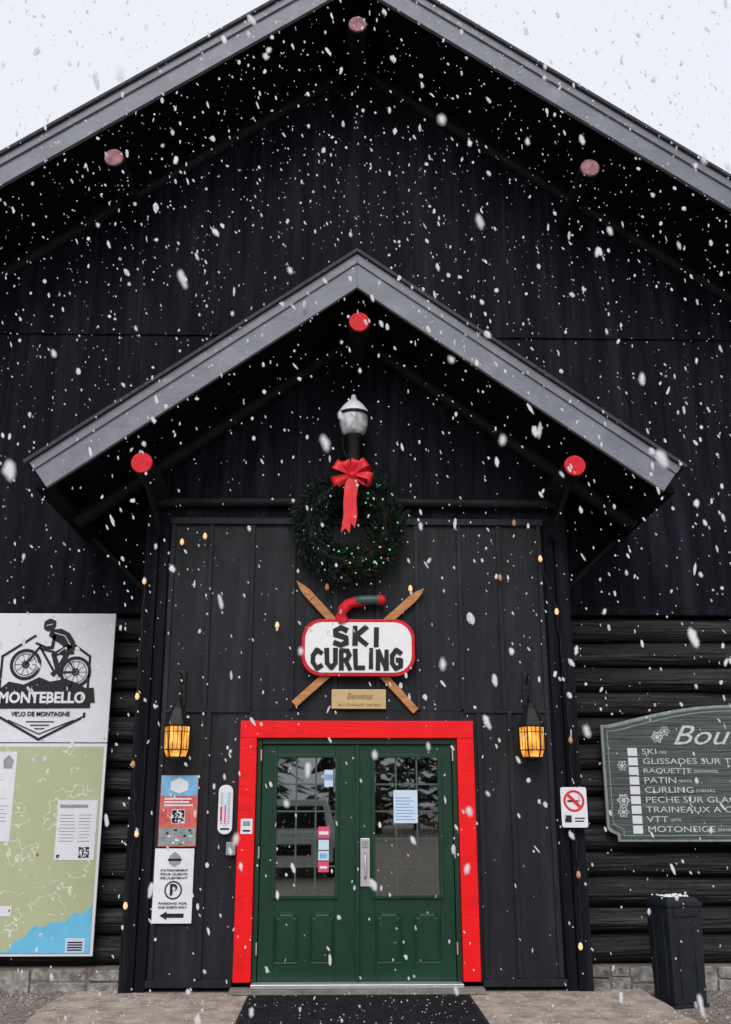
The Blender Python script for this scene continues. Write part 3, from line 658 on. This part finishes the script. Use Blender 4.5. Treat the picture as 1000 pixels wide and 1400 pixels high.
mb.box(-.09,-.03,-.003,-.001,-.13,-.07,'black'); mb.box(0,.09,-.003,-.001,-.10,-.09,'black'); mb.box(0,.08,-.003,-.001,-.125,-.115,'black')
mb.box(-.02,.02,.009,.11,-.05,.05,'blackm')
mb.obj('symbol',E)
# ------------------------------------------------------------------ boutique sign
E=empty('boutique_sign'); mb=MB()
def outl(g):
    x0,x1=2.47+g,5.13-g; z0=1.21+g; zt=2.33-g; pts=[]
    pts+= [(x0+.10,z0)]
    pts+= [(x1-.10,z0),(x1-.10,z0+.05),(x1,z0+.10),(x1,zt-.10),(x1-.06,zt-.03),(x1-.06,zt)]
    for i in range(17):
        q=i/16; xx=(x1-.16)+(x0-x1+.32)*q; pts.append((xx,zt+.02+.18*math.sin(math.pi*q)))
    pts+=[(x0+.06,zt),(x0,zt-.0),(x0+.0,z0+.12),(x0+.03,z0+.09),(x0+.10,z0+.06)]
    return pts
mb.prism(outl(0),.70,.74,'signtrim'); mb.obj('trim_board',E,bevel=.006)
mb=MB(); mb.prism(outl(.028),.688,.6995,'signgrey'); mb.obj('carved_board',E,bevel=.004)
mb=MB(); mb.prism(outl(.055),.686,.6875,'signtrim'); mb.prism(outl(.064),.684,.6857,'signgrey'); mb.obj('inlay_line',E)
text('Boutique','signpaint',3.80,2.22,.680,w=1.28,h=.25,parent=E,shear=.45,bold=.0,ext=.004)
lns=[('SKI','(SKI)'),('GLISSADES SUR TUBES',''),('RAQUETTE','(SNOWSHOE)'),('PATIN','(SKATE)'),('CURLING','(CURLING)'),('PECHE SUR GLACE','(ICE FISHING)'),('TRAINEAUX A CHIENS',''),('VTT','(ATV)'),('MOTONEIGE','(SNOWMOBILE)')]
mb=MB()
for i,(a,b_) in enumerate(lns):
    z=2.065-.0925*i
    mb.box(2.72,2.815,.679,.6835,z-.038,z+.038,'white')
    t=text(a,'signpaint',2.86,z,.682,h=.056,parent=E,align='LEFT',bold=.0,ext=.003,wide=1.45)
    bpy.context.view_layer.update()
    if b_: text(b_,'signpaint',2.89+t.dimensions.x,z-.005,.682,h=.036,parent=E,align='LEFT',ext=.002)
def flake(cx,cz,r):
    for i in range(6):
        a=i*math.pi/3; d=Vector((math.cos(a),math.sin(a))); s=Vector((-d.y,d.x)); c_=Vector((cx,cz))
        def st(p,q,w):
            t=(q-p).normalized(); n_=Vector((-t.y,t.x))*w; mb.prism([tuple(p+n_),tuple(q+n_),tuple(q-n_),tuple(p-n_)],.679+.0001*i,.6835,'signpaint')
        st(c_,c_+d*r,.007)
        for f,l in((.45,.35),(.7,.25)):
            st(c_+d*r*f,c_+d*r*(f+l*.6)+s*r*l,.005); st(c_+d*r*f,c_+d*r*(f+l*.6)-s*r*l,.005)
flake(2.645,1.60,.065); flake(2.635,1.49,.055); flake(2.655,1.93,.05); flake(3.03,2.21,.06); flake(3.11,2.27,.05)
mb.obj('snowflakes_and_boxes',E)
# ------------------------------------------------------------------ trash bin
E=empty('trash_bin',(2.86,.10,-.13)); E.rotation_euler=(0,0,math.radians(16)); mb=MB()
def frus(w0,d0,z0,w1,d1,z1,k):
    v=[(-w0,-d0,z0),(w0,-d0,z0),(w0,d0,z0),(-w0,d0,z0),(-w1,-d1,z1),(w1,-d1,z1),(w1,d1,z1),(-w1,d1,z1)]
    mb.add(v,[(0,3,2,1),(4,5,6,7),(0,1,5,4),(1,2,6,5),(2,3,7,6),(3,0,4,7)],k)
frus(.158,.158,.03,.172,.172,.82,'bin'); frus(.172,.172,0,.172,.172,.03,'bin'); frus(.182,.182,.82,.184,.184,.86,'bin'); frus(.172,.172,.86,.14,.14,.90,'bin')
for x in(-.08,.08): mb.box(x-.006,x+.006,-.174,-.150,.08,.76,'bin')
for x in(-.08,.08): mb.box(-.174,-.150,x-.006,x+.006,.08,.76,'bin')
mb.box(-.12,.12,-.186,-.14,.74,.80,'black')
mb.obj('bin_body',E,bevel=.01)
mb=MB()
for i in range(60):
    x,y_=U(-.13,.13),U(-.13,.13); mb.tube([(x,y_,.898),(x,y_,.908)],[.012,.006],'snow',n=6)
mb.obj('snow_dusting',E)

# ------------------------------------------------------------------ things behind the camera (only seen reflected)
E=empty('parked_van',(-1.15,-15.5,-.13)); mb=MB()
mb.prism([(-.92,.35),(.92,.35),(.95,1.0),(.80,1.55),(.70,1.75),(-.70,1.75),(-.80,1.55),(-.95,1.0)],-4.0,.0,'vanwhite')
mb.prism([(-.90,.35),(.90,.35),(.90,1.02),(-.90,1.02)],.001,.8,'vanwhite')
mb.prism([(-.74,1.08),(.74,1.08),(.66,1.60),(-.66,1.60)],.002,.03,'vanglass')
for x in(-.86,.86):
    for y in(.35,-3.2): mb.tube([(x-.1,y,.33),(x+.1,y,.33)],.33,'tyre',n=20)
mb.box(-.85,-.5,.8,.83,.70,.85,'metal'); mb.box(.5,.85,.8,.83,.70,.85,'metal'); mb.box(-.4,.4,.8,.82,.5,.75,'black')
mb.obj('van_body',E,bevel=.04)
mb=MB()
for i in range(44):
    x=-60+i*2.8+U(-1,1); y=-52+U(-6,6); h=U(8,14)
    mb.tube([(x,y,-.2),(x,y,h*.8)],[.2,.05],'trunk',n=6)
    for j in range(300):
        t=R()**.8; z=h*(.04+.96*t); rr=(1-t)*h*.26*U(.3,1.1)+.1; a=U(0,6.28)
        p=Vector((x+rr*math.cos(a),y+rr*math.sin(a),z)); s=U(.4,1)
        mb.add([p,p+Vector((-math.sin(a)*s,math.cos(a)*s,-.3*s)),p+Vector((math.cos(a)*s*1.3,math.sin(a)*s*1.3,-.6*s))],[(0,1,2)],'pine')
mb.obj('pine_tree_line')

# ------------------------------------------------------------------ falling snow: each flake is crossed, ragged paper-thin discs
cam_loc=Vector((-.20,-9.4,1.6))
vs=[];fs=[]
def addflake(p,r,st,d,n=8,sheets=2):
    a=Vector((U(-1,1),U(-1,1),U(-1,1))).normalized()
    s0=d.cross(a).normalized(); s1=d.cross(s0).normalized()
    L0=r*st; ph=U(0,3)
    for k in range(sheets):
        q=ph+math.pi*k/sheets; s=s0*math.cos(q)+s1*math.sin(q)
        o=len(vs)
        for j in range(n):
            t=2*math.pi*j/n; vs.append(p+d*(math.cos(t)*L0*U(.7,1.2))+s*(math.sin(t)*r*U(.7,1.2)))
        fs.append(tuple(range(o,o+n)))
cnt=0
while cnt<31000:
    p=Vector((U(-7,7),U(-9.8,.7),U(0.02,11.5)))
    if p.y>-.15 and abs(p.x)<2.3 and p.z<6.8: continue
    if p.y>-1.1 and abs(p.x)<3.1 and p.z<A2-S2*abs(p.x)+.1 and R()<.7: continue
    if p.y>-.4 and p.z>3 and R()<.5: continue
    dd=(p-cam_loc).length
    if dd<1.05: continue
    if R()< .62*max(0,1-p.z/5.5): continue
    r=min(.0150,.0043*math.exp(random.gauss(0,.56)))
    d=Vector((random.gauss(.22,.30),random.gauss(0,.2),-1)).normalized()
    st=1+abs(random.gauss(.5,.7))
    if R()<.05: st=U(2.5,4.5)
    if dd<3.5: r=min(max(r,.0045),.0075); st=max(st,U(1,2.6))
    addflake(p,r,st,d,n=12 if dd<3.5 else 8,sheets=3 if dd<3.5 else 2); cnt+=1
for i in range(2400):
    p=Vector((U(-5,5),U(-4,.7),0))
    if p.y>-.05 and abs(p.x)<2.1: continue
    p.z=.028 if (abs(p.x)<.93 and -1.7<p.y<-.24) else (.006 if abs(p.x)<2.5 and -2.45<p.y<.1 else -.122)
    if abs(p.x)>2.5 and abs(p.x)<2.56: continue
    addflake(p,U(.003,.008),.6,Vector((0,0,1)),sheets=3)
me=bpy.data.meshes.new('falling_snow'); me.from_pydata([tuple(v) for v in vs],[],fs); me.materials.append(M['flake']); me.update()
o=bpy.data.objects.new('falling_snow',me); col.objects.link(o)

# ------------------------------------------------------------------ light
w=bpy.data.worlds.new('World'); scene.world=w; w.use_nodes=True; nt=w.node_tree; N=nt.nodes; bg=N['Background']
sk=N.new('ShaderNodeTexSky'); sk.sky_type='NISHITA'; sk.sun_disc=False; sk.sun_elevation=math.radians(42); sk.sun_rotation=math.radians(190); sk.dust_density=6
hs=N.new('ShaderNodeHueSaturation'); hs.inputs['Saturation'].default_value=.15; nt.links.new(sk.outputs[0],hs.inputs['Color'])
rg=N.new('ShaderNodeRGB'); rg.outputs[0].default_value=(10.2,10.4,11.3,1)
mx=N.new('ShaderNodeMix'); mx.data_type='RGBA'; mx.inputs[0].default_value=.8; nt.links.new(hs.outputs[0],mx.inputs[6]); nt.links.new(rg.outputs[0],mx.inputs[7])
nt.links.new(mx.outputs[2],bg.inputs[0]); bg.inputs[1].default_value=.1
s=bpy.data.lights.new('sun','SUN'); s.energy=1.5; s.angle=math.radians(35); s.color=(1,.97,.94)
so=bpy.data.objects.new('sun',s); col.objects.link(so)
dirv=Vector((.17,1,-.9)).normalized(); so.rotation_euler=dirv.to_track_quat('-Z','Y').to_euler()
# ------------------------------------------------------------------ camera
c=bpy.data.cameras.new('camera'); co=bpy.data.objects.new('camera',c); col.objects.link(co); scene.camera=co
c.sensor_fit='VERTICAL'; c.sensor_height=24; c.lens=24*1348/1400; c.shift_x=12/1400; c.clip_end=1000; c.clip_start=.05
co.location=cam_loc; co.rotation_euler=(math.radians(90+16.3),0,math.radians(-1.2))
c.dof.use_dof=True; c.dof.focus_distance=8.4; c.dof.aperture_fstop=2.8
scene.view_settings.view_transform='Standard'; scene.view_settings.look='None'; scene.view_settings.exposure=0
